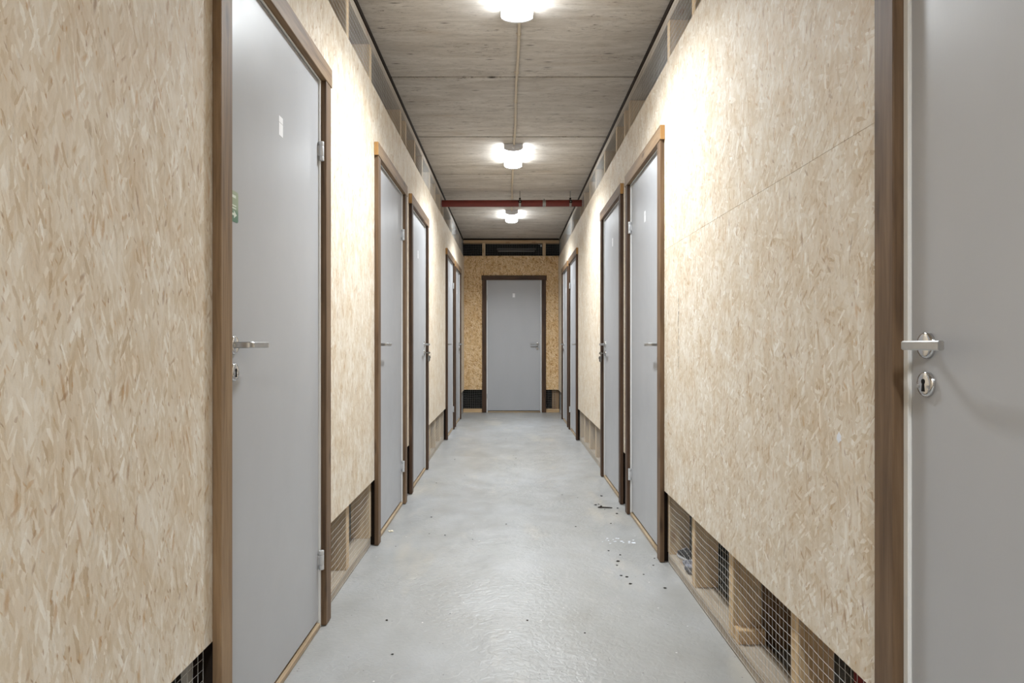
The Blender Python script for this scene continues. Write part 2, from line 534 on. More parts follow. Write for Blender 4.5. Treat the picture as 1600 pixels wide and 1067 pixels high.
# end wall framing
y0, y1 = YE + SX, YE + SX + SD
obj('top_plate', new_box(WL - 0.015, WR + 0.015, y0, y1, 2.625, 2.672, bev=0.002), M['pine_x'], we)
obj('dark_strip', new_box(WL - 0.01, WR + 0.01, y0 + 0.01, y1, 2.672, CEIL + 0.004), M['dark_brown'], we)
for x in (-0.41, 0.53):
    obj('stud', new_box(x - SW / 2, x + SW / 2, y0, y1, 0.05, 2.625, bev=0.002), M['pine_z'], we)
obj('bottom_plate', new_box(WL - 0.015, END_X - DW + 0.02, y0 - 0.012, y1, 0, 0.052, bev=0.002), M['pine_x'], we)
obj('bottom_plate', new_box(END_X + DW - 0.02, WR + 0.015, y0 - 0.012, y1, 0, 0.052, bev=0.002), M['pine_x'], we)
obj('stud', new_box(0.655, WR + 0.012, y0 + 0.02, y1, 0.052, 0.42, bev=0.002), M['ply'], we)
obj('shade_backdrop', new_box(-1.2, 1.2, y1 + 0.25, y1 + 0.26, 0, CEIL), M['backdrop'], we)  # black sheets stand in for the deep shade behind the end wall
for xm in (-1.2, 1.2):
    obj('shade_backdrop', new_box(xm - 0.005, xm + 0.005, YE + 0.03, y1 + 0.25, 0, CEIL), M['backdrop'], we)
obj('shade_backdrop', new_box(-1.19, 1.19, y1 + 0.002, y1 + 0.249, CEIL - 0.012, CEIL - 0.002), M['backdrop'], we)
obj('shade_backdrop', new_box(-1.19, 1.19, y1 + 0.002, y1 + 0.249, 0.001, 0.006), M['backdrop'], we)

# storage rooms behind the mesh: outer walls, rear wall, partitions
for nm, xa, xb, word in (('wall_storage_left', -XO, -XO + 0.12, 'left'), ('wall_storage_right', XO - 0.12, XO, 'right')):
    tag(obj(nm, new_box(xa, xb, YR - 0.2, YE + 1.3, 0, CEIL), M['plaster']), 'grey block wall at the back of the %s storage rooms' % word, 'wall', kind='structure')
tag(obj('wall_rear', new_box(-XO + 0.12, XO - 0.12, YR - 0.2, YR, 0, CEIL), M['plaster']), 'grey block wall closing the corridor behind the viewer', 'wall', kind='structure')
tag(obj('wall_storage_end', new_box(-XO + 0.12, XO - 0.12, YE + 1.18, YE + 1.3, 0, CEIL), M['plaster']), 'grey block wall behind the end door', 'wall', kind='structure')
for side, ys in (('left', (0.85, 3.035, 4.625, 6.58, 8.47)), ('right', (-0.6, 2.34, 4.335, 6.5, 8.455))):
    for y in ys:
        xa, xb = (-XO + 0.12, WL - SX - SD) if side == 'left' else (WR + SX + SD, XO - 0.12)
        o = obj('partition_wall', new_box(xa, xb, y - 0.008, y + 0.008, 0, CEIL - 0.03), M['ply'])
        tag(o, 'brown board partition between %s storage rooms, %.1f m down the corridor' % (side, y), 'wall', 'room partitions', 'structure')

# ------------------------------------------------------------------ wire mesh
def wire_mesh(name, side, a, b, z0, z1, label, pitch=0.0265, r=0.00065, wave=0.0022, parent=None):
    """welded mesh of thin wires, standing just in front of the framing"""
    verts, faces = [], []
    def P(u, z, d):
        if side == 'left': return (WL - SX + 0.0024 + d, u, z)
        if side == 'right': return (WR + SX - 0.0024 - d, u, z)
        return (u, YE + SX - 0.0024 - d, z)
    rnd = random.Random(int(a * 977 + z0 * 131 + len(side)))
    ph = rnd.uniform(0, 6)
    def bulge(u, z):
        return wave * (0.5 + 0.5 * math.sin(u * 8.3 + ph + z * 3))
    def sag(u, k):
        return 0.0035 * math.sin(u * 11.0 + ph + 0.15 * k) + 0.0015 * math.sin(u * 31 + k)
    def wire(pts, vertical):
        base = len(verts)
        for u, z in pts:
            d = bulge(u, z) * 0.35
            for q in range(4):
                ca, sa = math.cos(q * PI / 2) * r, math.sin(q * PI / 2) * r
                verts.append(P(u + ca, z, d + sa) if vertical else P(u, z + ca, d + sa))
        for i in range(len(pts) - 1):
            for q in range(4):
                p = base + i * 4
                faces.append((p + q, p + (q + 1) % 4, p + 4 + (q + 1) % 4, p + 4 + q))
    nv = int((b - a) / pitch)
    for i in range(nv + 1):
        u = a + (b - a) * i / max(nv, 1)
        wire([(u, z0), (u, (z0 + z1) / 2), (u, z1)], True)
    nh = max(1, int((z1 - z0) / pitch))
    ns = max(2, int((b - a) / 0.06))
    for k in range(nh + 1):
        z = z0 + (z1 - z0) * k / nh
        pts = []
        for i in range(ns + 1):
            u = a + (b - a) * i / ns
            zz = z + (sag(u, k) if 0 < k < nh else 0)
            pts.append((u, min(max(zz, z0), z1)))
        wire(pts, False)
    me = bpy.data.meshes.new(name)
    me.from_pydata(verts, [], faces)
    me.materials.append(M['wire'])
    o = bpy.data.objects.new(name, me)
    COL.objects.link(o)
    return tag(o, label, 'wire mesh', 'wire mesh screens in the wall gaps')


wire_mesh('wire_mesh_screen', 'left', 0.3, YE - 0.01, ZT - 0.02, 2.655, 'long wire mesh strip between left boards and ceiling beam')
wire_mesh('wire_mesh_screen', 'right', 0.3, YE - 0.01, ZT - 0.02, 2.655, 'long wire mesh strip between right boards and ceiling beam')
wire_mesh('wire_mesh_screen', 'end', WL - 0.012, WR + 0.012, 2.405, 2.655, 'wire mesh over dark openings above the end door')
gaps = [('left', -0.6, 1.60, 'low wire mesh under the nearest left boards, before the first left door'),
        ('left', 2.60, 3.512, 'low wire mesh under left boards between the first and second left doors'),
        ('left', 4.525, 4.722, 'narrow low wire mesh between the second and third left doors'),
        ('left', 5.73, 7.405, 'low wire mesh under far left boards after the third left door'),
        ('left', 9.54, YE - 0.01, 'low wire mesh in the far left corner beside the end wall'),
        ('right', 1.35, 3.248, 'large low wire mesh under right boards in front of a shoe and a timber block'),
        ('right', 4.25, 4.425, 'narrow low wire mesh between the close pair of right doors'),
        ('right', 5.43, 7.386, 'low wire mesh under far right boards beyond the door with keys'),
        ('right', 9.525, YE - 0.01, 'low wire mesh in the far right corner beside the end wall')]
for side, a, b, lab in gaps:
    wire_mesh('wire_mesh_screen', side, a, b, 0.012, ZB + 0.02, lab)
wire_mesh('wire_mesh_screen', 'end', WL - 0.012, END_X - DW + 0.02, 0.053, 0.375, 'small low wire mesh left of the end door')
wire_mesh('wire_mesh_screen', 'end', END_X + DW - 0.02, 0.70, 0.053, 0.375, 'small low wire mesh right of the end door, half covering a board')

# ------------------------------------------------------------------ doors
def lever_bm(sx, s):
    """flat bar coming out of the leaf and turning along it; local door coordinates"""
    path = [(0.0, 0.002), (0.0, -0.030)]
    for k in range(1, 7):
        t = k / 6 * PI / 2
        path.append((0.013 * (1 - math.cos(t)), -0.030 - 0.013 * math.sin(t)))
    path += [(0.06, -0.0435), (0.112, -0.0435)]
    hh, ht, c = 0.0082, 0.0052, 0.0022
    sec = [(-ht + c, -hh), (ht - c, -hh), (ht, -hh + c), (ht, hh - c), (ht - c, hh), (-ht + c, hh), (-ht, hh - c), (-ht, -hh + c)]
    bm = bmesh.new()
    rings = []
    for i, (px, py) in enumerate(path):
        a, b = path[max(i - 1, 0)], path[min(i + 1, len(path) - 1)]
        d = Vector((b[0] - a[0], b[1] - a[1])).normalized()
        nx, ny = -d.y, d.x
        rings.append([bm.verts.new((sx - s * (px + nx * q), py + ny * q, HANDLE_Z + w)) for q, w in sec])
    n = len(sec)
    for a, b in zip(rings, rings[1:]):
        for k in range(n): bm.faces.new((a[k], a[(k + 1) % n], b[(k + 1) % n], b[k]))
    bm.faces.new(rings[0]); bm.faces.new(rings[-1][::-1])
    return bm


def dome(bm, cx, cz, rx, rz, depth, y):
    """low oval cover plate standing on the leaf"""
    n = 36
    prof = [(1.0, 0.0), (1.0, 0.45), (0.95, 0.75), (0.86, 0.93), (0.7, 1.0)]
    rings = []
    for k, (q, h) in enumerate(prof):
        rings.append([bm.verts.new((cx + math.cos(2 * PI * i / n) * rx * q, y - depth * h, cz + math.sin(2 * PI * i / n) * rz * q)) for i in range(n)])
    for a, b in zip(rings, rings[1:]):
        for i in range(n): bm.faces.new((a[i], a[(i + 1) % n], b[(i + 1) % n], b[i]))
    bm.faces.new(rings[0]); bm.faces.new(rings[-1][::-1])


def keyhole(cx, cz, y):
    bm = bmesh.new()
    pts = []
    for k in range(15):
        t = math.radians(-60 + 300 * k / 14)
        pts.append((cx + 0.0048 * math.cos(t), cz + 0.005 + 0.0048 * math.sin(t)))
    pts += [(cx - 0.0042, cz - 0.013), (cx + 0.0042, cz - 0.013)]
    prism(bm, pts, 'y', y - 0.0007, y + 0.0001)
    return bm


def make_door(num, label, loc, rz, hinge, sticker_z, half=None, sticker_x=0.0, opening=True, casing=('mid', 'mid', 'mid')):
    """leaf, frame, casings, threshold, hinges, lever set and number sticker; hinge=+1 puts the hinges at local +x"""
    D = tag(empty('door_%d' % num, loc, rz), label, 'door', kind='structure')
    s = -hinge                      # latch side
    LH = 0.409                     # half leaf
    LY = 0.004                      # leaf face
    # frame
    bm = bmesh.new()
    for q in (-1, 1):
        xa, xb = sorted((q * (LH + 0.002), q * 0.459))
        box(bm, xa, xb, 0.002, 0.09, 0.0, 2.0905, 0.001)
        xa, xb = sorted((q * (LH + 0.002), q * (DW - CW - 0.0005)))
        box(bm, xa, xb, -0.002, 0.003, 0.0, 2.0485, 0.0008)      # lip beside the casing
        xa, xb = sorted((q * (LH - 0.014), q * (LH + 0.004)))
        box(bm, xa, xb, 0.048, 0.09, 0.0, 2.06, 0.001)      # stop behind the leaf
    box(bm, -LH - 0.002, LH + 0.002, 0.002, 0.09, 2.047, 2.0905, 0.001)
    box(bm, -LH - 0.002, LH + 0.002, -0.002, 0.003, 2.044, 2.0488, 0.0008)
    box(bm, -LH + 0.014, LH - 0.014, 0.048, 0.09, 2.03, 2.047, 0.001)
    obj('frame', bm, M['frame'], D)
    # leaf
    obj('leaf', new_box(-LH, LH, LY, LY + 0.040, 0.031, 2.042, bev=0.0015, seg=2), M['door'], D)
    obj('threshold', new_box(-LH - 0.002, LH + 0.002, -0.004, 0.088, 0, 0.020, bev=0.003), M['oak_x'], D)
    # casings
    for q in (-1, 1):
        xa, xb = sorted((q * (DW - CW), q * DW))
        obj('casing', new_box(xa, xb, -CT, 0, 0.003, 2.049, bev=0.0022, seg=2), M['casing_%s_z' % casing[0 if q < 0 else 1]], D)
    bm = new_box(-DW - 0.011, DW + 0.011, -CT - 0.002, 0, 2.0495, 2.1195, bev=0.0022, seg=2)
    bm.normal_update()
    for fc in bm.faces:
        if abs(fc.normal.x) > 0.9: fc.material_index = 1
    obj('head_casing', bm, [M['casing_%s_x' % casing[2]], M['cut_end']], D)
    # dark strip painted as the black shade of the gap behind each casing
    for q in (-1, 1):
        xa, xb = sorted((q * 0.4595, q * 0.4675))
        obj('dark_strip', new_box(xa, xb, 0.0006, 0.06, 0.001, 0.34), M['dark_brown'], D)
    # hinges
    for hz in (0.254, 1.78):
        hx, hy = hinge * (LH + 0.0015), -0.0075
        hb = bmesh.new()
        cyl(hb, (hx, hy, hz - 0.019), (hx, hy, hz + 0.019), 0.0095, 18, bev=0.0008)
        xa, xb = sorted((hx, hx - hinge * 0.007))
        box(hb, xa, xb, hy, LY + 0.001, hz - 0.019, hz + 0.019)
        h = obj('hinge', hb, M['hinge'], D, smooth=True)
        for dz in (-0.0275, 0.0275):
            kb = bmesh.new()
            cyl(kb, (hx, hy, hz + dz - 0.008), (hx, hy, hz + dz + 0.008), 0.0095, 18, bev=0.001)
            xa, xb = sorted((hx, hx + hinge * 0.008))
            box(kb, xa, xb, hy, 0.003, hz + dz - 0.008, hz + dz + 0.008)
            obj('knuckle', kb, M['hinge'], h, smooth=True)
    # lever handle
    sx = s * (LH - 0.047)
    hd = obj('handle', lever_bm(sx, s), M['steel'], D, smooth=True)
    bm = bmesh.new()
    dome(bm, sx, HANDLE_Z, 0.0245, 0.0245, 0.008, LY)
    obj('rosette', bm, M['chrome'], hd, smooth=True)
    bm = bmesh.new()
    for q in (-1, 1):
        cyl(bm, (sx + q * 0.0165, LY - 0.007, HANDLE_Z), (sx + q * 0.0165, LY - 0.0092, HANDLE_Z), 0.0028, 12)
    obj('screw', bm, M['steel'], hd)
    # lock plate
    bm = bmesh.new()
    lz = HANDLE_Z - 0.070
    dome(bm, sx, lz, 0.0235, 0.0235, 0.008, LY)
    lk = obj('lock_plate', bm, M['chrome'], D, smooth=True)
    obj('keyhole', keyhole(sx, lz, LY - 0.0081), M['black'], lk)
    bm = bmesh.new()
    for q in (-1, 1):
        cyl(bm, (sx + q * 0.0145, LY - 0.0078, lz - 0.004), (sx + q * 0.0145, LY - 0.0095, lz - 0.004), 0.003, 12)
    obj('screw', bm, M['steel'], lk)
    # latch face on the leaf edge
    bm = new_box(*sorted((s * (LH - 0.0004), s * (LH + 0.0006))), LY + 0.008, LY + 0.03, HANDLE_Z - 0.11, HANDLE_Z + 0.05)
    obj('latch_plate', bm, M['steel'], D)
    # number sticker in two bits
    if sticker_z:
        bm = new_box(sticker_x - 0.018, sticker_x + 0.018, LY - 0.0006, LY, sticker_z + 0.012, sticker_z + 0.031)
        st = obj('number_sticker', bm, M['sticker'], D)
        obj('sticker_strip', new_box(sticker_x - 0.018, sticker_x + 0.018, LY - 0.0006, LY, sticker_z - 0.029, sticker_z + 0.010), M['sticker'], st)
    return D, sx, lz, LY


def mid(p): return (p[0] + p[1]) / 2
doors = {}
labs_l = ['nearest grey door on the left with a small green card by its lever',
          'second grey door on the left, its lever toward the viewer',
          'third grey door on the left with keys hanging in its lock',
          'fourth grey door on the left, first of the far left pair',
          'last grey door on the left beside the end wall']
hing_l = [1, 1, -1, 1, -1]
stz_l = [1.738, None, 1.755, 1.76, 1.76]
for i in range(5):
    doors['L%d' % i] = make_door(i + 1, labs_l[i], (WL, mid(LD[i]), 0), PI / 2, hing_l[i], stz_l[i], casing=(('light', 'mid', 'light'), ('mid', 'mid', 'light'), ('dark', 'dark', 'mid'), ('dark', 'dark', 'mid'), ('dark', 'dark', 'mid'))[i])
labs_r = ['nearest grey door at the right edge with big lever and keyhole plate in view',
          'tall grey door on the right beyond the large blank board, hinges on its far side',
          'grey door on the right with a bunch of keys hanging in its lock',
          'grey door on the far right, first of the distant pair',
          'last grey door on the right beside the end wall']
hing_r = [1, -1, 1, -1, 1]
stz_r = [None, 1.77, 1.805, 1.79, 1.78]
for i in range(5):
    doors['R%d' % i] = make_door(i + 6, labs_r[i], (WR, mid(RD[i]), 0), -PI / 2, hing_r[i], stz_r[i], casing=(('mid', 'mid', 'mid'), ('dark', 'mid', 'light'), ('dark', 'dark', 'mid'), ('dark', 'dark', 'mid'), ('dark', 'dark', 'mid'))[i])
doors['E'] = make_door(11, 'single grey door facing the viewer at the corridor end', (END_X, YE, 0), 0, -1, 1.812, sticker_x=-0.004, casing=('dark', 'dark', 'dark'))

# the green card on the nearest left door
D, sx, lz, LY = doors['L0']
def rounded(cx, cz, hw, hh, r, n=5):
    pts = []
    for qx, qz, a0 in ((1, 1, 0), (-1, 1, 90), (-1, -1, 180), (1, -1, 270)):
        for k in range(n + 1):
            t = math.radians(a0 + 90 * k / n)
            pts.append((cx + qx * (hw - r) + r * math.cos(t), cz + qz * (hh - r) + r * math.sin(t)))
    return pts
bm = bmesh.new()
cx, cz = -0.371, 1.417
prism(bm, rounded(cx, cz, 0.040, 0.040, 0.007), 'y', LY - 0.0008, LY)
card = obj('green_card', bm, M['green'], D)
bm = bmesh.new()
Y0, Y1 = LY - 0.0012, LY - 0.0008
box(bm, cx - 0.026, cx + 0.024, Y0, Y1, cz + 0.022, cz + 0.029)
box(bm, cx - 0.026, cx + 0.026, Y0, Y1, cz + 0.0005, cz + 0.0035)
box(bm, cx - 0.026, cx + 0.026, Y0, Y1, cz - 0.0065, cz - 0.0035)
prism(bm, [(cx - 0.004, cz - 0.024), (cx + 0.012, cz - 0.024), (cx + 0.012, cz - 0.031), (cx + 0.030, cz - 0.021), (cx + 0.012, cz - 0.011), (cx + 0.012, cz - 0.018), (cx - 0.004, cz - 0.018)], 'y', Y0, Y1)
box(bm, cx - 0.026, cx - 0.012, Y0, Y1, cz - 0.032, cz - 0.028)
obj('print', bm, M['print'], card)

# strip beside the casing where the frame shows above the floor plate
# keys hanging from locks
def key_bunch(dkey, label, flip=1):
    D, sx, lz, LY = doors[dkey]
    w = Matrix.Translation(D.location) @ Matrix.Rotation(D.rotation_euler.z, 4, 'Z')
    root = empty('key_bunch', w @ Vector((sx, LY - 0.009, lz)), D.rotation_euler.z)
    tag(root, label, 'keys', 'keys left in the locks')
    bm = bmesh.new()
    box(bm, -0.0012, 0.0012, -0.020, 0.004, -0.004, 0.004)
    prism(bm, [(-0.020 - 0.011 + 0.011 * math.cos(t * PI / 9), 0.011 * math.sin(t * PI / 9)) for t in range(18)], 'x', -0.0013, 0.0013)
    obj('key_in_lock', bm, M['key'], root)
    bm = bmesh.new()
    tube(bm, [(0.0 + 0.003 * math.sin(t), -0.036 + 0.013 * math.cos(2 * PI * t / 20), -0.013 + 0.013 * math.sin(2 * PI * t / 20)) for t in range(21)], 0.0009, 6, False)
    obj('key_ring', bm, M['zinc'], root)
    bm = bmesh.new()
    prism(bm, [(-0.036 + 0.011 * math.cos(t * PI / 9), -0.037 + 0.011 * math.sin(t * PI / 9)) for t in range(18)], 'x', 0.001, 0.0035)
    prism(bm, [(-0.040, -0.045), (-0.032, -0.045), (-0.026, -0.074), (-0.029, -0.079), (-0.034, -0.075)], 'x', 0.001, 0.0033)
    obj('hanging_key', bm, M['key'], root)
    bm = bmesh.new()
    prism(bm, rounded(-0.033, -0.045, 0.009, 0.022, 0.004), 'x', -0.0055, -0.0035)
    obj('key_tag', bm, M['zinc'], root)
    return root
key_bunch('L2', 'keys hanging from the lock of the third left door')
key_bunch('R2', 'keys hanging from the lock of the second right door of the close pair')

# white dab of paint and a dark bark scar in the right boards
bm = bmesh.new()
pts = [(1.5278 + 0.010 * math.cos(2 * PI * k / 12) * (1 + 0.25 * math.sin(3 * k)), 0.847 + 0.011 * math.sin(2 * PI * k / 12) * (1 + 0.2 * math.cos(2 * k))) for k in range(12)]
prism(bm, pts, 'x', WR - 0.0006, WR + 0.0002)
obj('paint_dab', bm, M['white_spot'], wr)
bm = bmesh.new()
rr = random.Random(3)
z = 1.26
while z > 0.96:
    L = rr.uniform(0.012, 0.03); yy = 2.985 + rr.uniform(-0.006, 0.006); hw = rr.uniform(0.0012, 0.004) if z > 1.18 else rr.uniform(0.0008, 0.0018)
    prism(bm, [(yy - hw, z), (yy + hw * 0.3, z + 0.004), (yy + hw, z - L * 0.4), (yy + hw * 0.2, z - L), (yy - hw * 0.8, z - L * 0.6)], 'x', WR - 0.0005, WR + 0.0002)
    z -= L * rr.uniform(0.7, 1.7)
obj('bark_scar', bm, M['grit'], wr)

# ------------------------------------------------------------------ lights and conduit
LX = 0.026
def lamp(y0, x, label, length=0.565):
    R = tag(empty('ceiling_light', (x, y0 + length / 2, CEIL)), label, 'ceiling light', 'ceiling lights down the corridor')
    h = length / 2
    hw = 0.0765
    arc = [(-hw, -0.012), (-hw, -0.040)]
    for k in range(1, 12):
        t = -1 + 2 * k / 12
        arc.append((t * hw, -0.040 - 0.019 * (1 - t * t) ** 0.8))
    arc += [(hw, -0.040), (hw, -0.012)]
    bm = bmesh.new()
    prism(bm, arc, 'y', -h + 0.012, h - 0.012)
    obj('diffuser', bm, M['diffuser'], R)
    obj('tray', new_box(-hw, hw, -h, h, -0.012, 0, bev=0.002), M['lamp_cap'], R)
    cap = [(p * 1.012, q * 1.02) for p, q in arc]
    for q in (-1, 1):
        bm = bmesh.new()
        ya, yb = sorted((q * h, q * (h - 0.012)))
        prism(bm, cap, 'y', ya, yb)
        c = obj('end_cap', bm, M['lamp_cap'], R)
        bm = bmesh.new()
        cyl(bm, (0.0, q * h, -0.030), (0.0, q * (h + 0.014), -0.030), 0.0095, 18, bev=0.002)
        obj('cable_gland', bm, M['sticker'], c, smooth=True)
    # the tubes' light: straight down through the cover, and out of both its long sides
    def glow(sx, sy, watts, loc, rot, spread=180):
        al = bpy.data.lights.new('lamp_light', 'AREA')
        al.shape = 'RECTANGLE'; al.size = sx; al.size_y = sy
        al.energy = watts; al.color = LAMP_RGB; al.spread = math.radians(spread)
        lo = bpy.data.objects.new('lamp_light', al)
        COL.objects.link(lo)
        lo.parent = R; lo.location = loc; lo.rotation_euler = rot
    glow(0.14, 0.535, 31.0, (0, 0, -0.0615), (0, 0, 0), 138)
    for q in (-1, 1):
        glow(0.025, 0.535, 1.3, (q * 0.0782, 0, -0.0275), (0, -q * PI / 2, 0))
    return R
lamp(2.745, 0.034, 'nearest lit ceiling light, at the top edge of the view')
lamp(5.50, 0.027, 'middle lit ceiling light, before the red pipe')
lamp(8.22, 0.019, 'far lit ceiling light, just behind the red pipe')
lamp(-0.95, 0.034, 'added unseen fill light on the ceiling a step behind the viewer')  # this and the next are unseen lamps added to brighten the nearest doors
lamp(-2.90, 0.034, 'added unseen fill light on the ceiling farthest behind the viewer')

def conduit(ya, yb, xa, xb, clips, label):
    R = tag(empty('ceiling_conduit', ((xa + xb) / 2, (ya + yb) / 2, CEIL)), label, 'conduit', 'conduit runs between the lights')
    cx, cy = (xa + xb) / 2, (ya + yb) / 2
    n = 14
    pts = [(xa + (xb - xa) * k / n - cx + 0.0025 * math.sin(3.3 * k / n * PI), ya + (yb - ya) * k / n - cy, -0.0085) for k in range(n + 1)]
    bm = bmesh.new(); tube(bm, pts, 0.008, 12)
    obj('tube', bm, M['conduit'], R, smooth=True)
    for y in clips:
        k = (y - ya) / (yb - ya)
        x = xa + (xb - xa) * k - cx + 0.0025 * math.sin(3.3 * k * PI)
        bm = bmesh.new()
        cyl(bm, (x, y - cy - 0.007, -0.0085), (x, y - cy + 0.007, -0.0085), 0.0098, 14)
        box(bm, x - 0.016, x + 0.012, y - cy - 0.006, y - cy + 0.006, -0.003, 0.0)
        obj('clip', bm, M['conduit'], R)
conduit(3.325, 5.486, 0.046, 0.034, (3.55, 4.05, 4.53, 5.29), 'cream conduit between the nearest and middle ceiling lights')
conduit(6.080, 8.205, 0.024, 0.021, (6.3, 6.8, 7.5, 8.0), 'cream conduit between the middle and far ceiling lights')
conduit(0.600, 2.730, 0.04, 0.044, (1.0, 1.7, 2.4), 'cream conduit overhead, ahead of the nearest ceiling light')

# ------------------------------------------------------------------ red pipe and its hangers
PY, PZ, PR = 7.20, 2.566, 0.036
P = tag(empty('sprinkler_pipe', (0, PY, PZ)), 'dark red steel pipe crossing the corridor under the ceiling', 'pipe')
bm = bmesh.new()
tube(bm, [(-1.9, 0, -0.004), (-0.5, 0, -0.001), (0.5, 0, 0.002), (1.9, 0, 0.006)], PR, 28)
obj('pipe', bm, M['pipe'], P, smooth=True)
bm = bmesh.new()
tube(bm, [(0.348, 0, 0.0015), (0.382, 0, 0.0015)], PR + 0.002, 28)
box(bm, 0.358, 0.372, -0.012, 0.012, PR, PR + 0.014, 0.002)
obj('band', bm, M['zinc'], P, smooth=True)
def hanger(x, label):
    R = tag(empty('pipe_hanger', (x, PY, CEIL)), label, 'pipe hanger', 'hangers of the red pipe')
    zc = PZ + 0.002 - CEIL
    bm = bmesh.new()
    cyl(bm, (0, 0, 0.0), (0, 0, zc + PR + 0.012), 0.004, 12)
    obj('rod', bm, M['zinc'], R, smooth=True)
    bm = bmesh.new()
    n = 28
    for wa, wb in ((-0.011, 0.011),):
        rings = []
        for ra, xx in ((PR + 0.0012, wa), (PR + 0.0042, wa), (PR + 0.0042, wb), (PR + 0.0012, wb)):
            rings.append([bm.verts.new((xx, ra * math.cos(2 * PI * k / n), zc + ra * math.sin(2 * PI * k / n))) for k in range(n)])
        for i in range(4):
            a, b = rings[i], rings[(i + 1) % 4]
            for k in range(n): bm.faces.new((a[k], a[(k + 1) % n], b[(k + 1) % n], b[k]))
    c = obj('clamp_ring', bm, M['zinc'], R, smooth=True)
    bm = bmesh.new()
    cyl(bm, (0, 0, zc + PR + 0.004), (0, 0, zc + PR + 0.020), 0.011, 6)
    obj('nut', bm, M['dark_brown'], c)
    obj('lug', new_box(-0.015, 0.015, -PR - 0.009, -PR - 0.004, zc - 0.006, zc + 0.022, 0.001), M['dark_brown'], c)
    bm = bmesh.new()
    cyl(bm, (0, -PR - 0.009, zc + 0.008), (0, -PR - 0.016, zc + 0.008), 0.007, 6)
    obj('bolt', bm, M['zinc'], c)
hanger(0.1045, 'pipe hanger near the middle of the red pipe')
hanger(0.645, 'pipe hanger at the right end of the red pipe')

# unlit tube fitting in the dark space above the end door, and a little cable clip
T = tag(empty('tube_light', (0.1, YE + 0.26, 2.535)), 'unlit tube light behind the dark mesh above the end door', 'tube light')
obj('housing', new_box(-0.31, 0.31, -0.03, 0.03, 0.012, 0.045, bev=0.006), plain('dim_grey_fitting', (92, 92, 94), 0.5), T)
bm = bmesh.new(); cyl(bm, (-0.29, 0, -0.004), (0.29, 0, -0.004), 0.014, 16)
obj('tube', bm, plain('grey_tube_glass', (120, 120, 122), 0.3), T, smooth=True)
bm = bmesh.new()
box(bm, -0.012, 0.012, -0.004, 0.004, -0.02, 0.016, 0.002)
tube(bm, [(-0.006, 0, 0.012), (-0.024, 0.0, 0.014), (-0.042, 0.0, 0.024)], 0.003, 8)
o = obj('cable_clip', bm, M['wire'], None, (0.482, YE + SX + 0.006, 2.587))
tag(o, 'small grey cable clip beside the upper right stud of the end wall', 'clip')

# ------------------------------------------------------------------ things behind the lower mesh on the right
def shoe(loc, rz, label):
    R = tag(empty('shoe', loc, rz), label, 'shoe')
    def loft(secs, n=16):
        bm = bmesh.new(); rings = []
        for x, hw, z0, z1, sh in secs:
            ring = []
            for k in range(n):
                t = 2 * PI * k / n
                cs, sn = math.cos(t), math.sin(t)
                ring.append(bm.verts.new((x + (sh if sn > 0 else 0) * sn, hw * abs(cs) ** 0.7 * (1 if cs > 0 else -1), (z0 + z1) / 2 + (z1 - z0) / 2 * abs(sn) ** 0.7 * (1 if sn > 0 else -1))))
            rings.append(ring)
        for a, b in zip(rings, rings[1:]):
            for k in range(n): bm.faces.new((a[k], a[(k + 1) % n], b[(k + 1) % n], b[k]))
        bm.faces.new(rings[0]); bm.faces.new(rings[-1][::-1])
        return bm
    obj('sole', loft([(-0.135, 0.022, 0, 0.024, 0), (-0.11, 0.034, 0, 0.026, 0), (-0.03, 0.032, 0.002, 0.024, 0), (0.06, 0.044, 0, 0.022, 0), (0.12, 0.034, 0.003, 0.022, 0), (0.142, 0.014, 0.008, 0.022, 0)]), M['sole'], R, smooth=True)
    obj('upper', loft([(-0.130, 0.02, 0.02, 0.075, 0), (-0.115, 0.031, 0.02, 0.092, 0), (-0.06, 0.032, 0.02, 0.088, 0), (-0.01, 0.033, 0.02, 0.084, 0), (0.04, 0.039, 0.02, 0.066, 0), (0.09, 0.038, 0.02, 0.05, 0), (0.125, 0.024, 0.02, 0.04, 0), (0.137, 0.010, 0.02, 0.03, 0)]), M['shoe'], R, smooth=True)
    bm = bmesh.new()
    for k in range(4):
        x = 0.0 + k * 0.017
        tube(bm, [(x, -0.026, 0.070 - k * 0.004), (x + 0.004, 0, 0.084 - k * 0.006), (x, 0.026, 0.070 - k * 0.004)], 0.0022, 6)
    obj('laces', bm, M['sole'], R)
    return R
S = shoe((0.828, 3.155, 0.045), math.radians(100), 'small dark shoe behind the right lower mesh, next to the door casing')
S.scale = (0.55, 0.6, 0.7)

bm = bmesh.new()
bmesh.ops.create_icosphere(bm, subdivisions=4, radius=1.0)
rr = random.Random(5)
ks = [(Vector((rr.uniform(-1, 1), rr.uniform(-1, 1), rr.uniform(-1, 1))).normalized() * rr.uniform(3, 9), rr.uniform(0, 6), rr.uniform(0.03, 0.09)) for _ in range(12)]
for v in bm.verts:
    d = 1 + sum(a * math.sin(k.dot(v.co) + p) for k, p, a in ks)
    c = v.co * d
    v.co = Vector((c.x * 0.028, c.y * 0.044, max(0.0, 0.026 + c.z * 0.03)))
o = obj('cloth_bundle', bm, M['bundle'], None, (0.806, 2.985, 0.045), smooth=True)
tag(o, 'crumpled grey cloth bundle behind the right lower mesh beside a dark shoe', 'cloth')

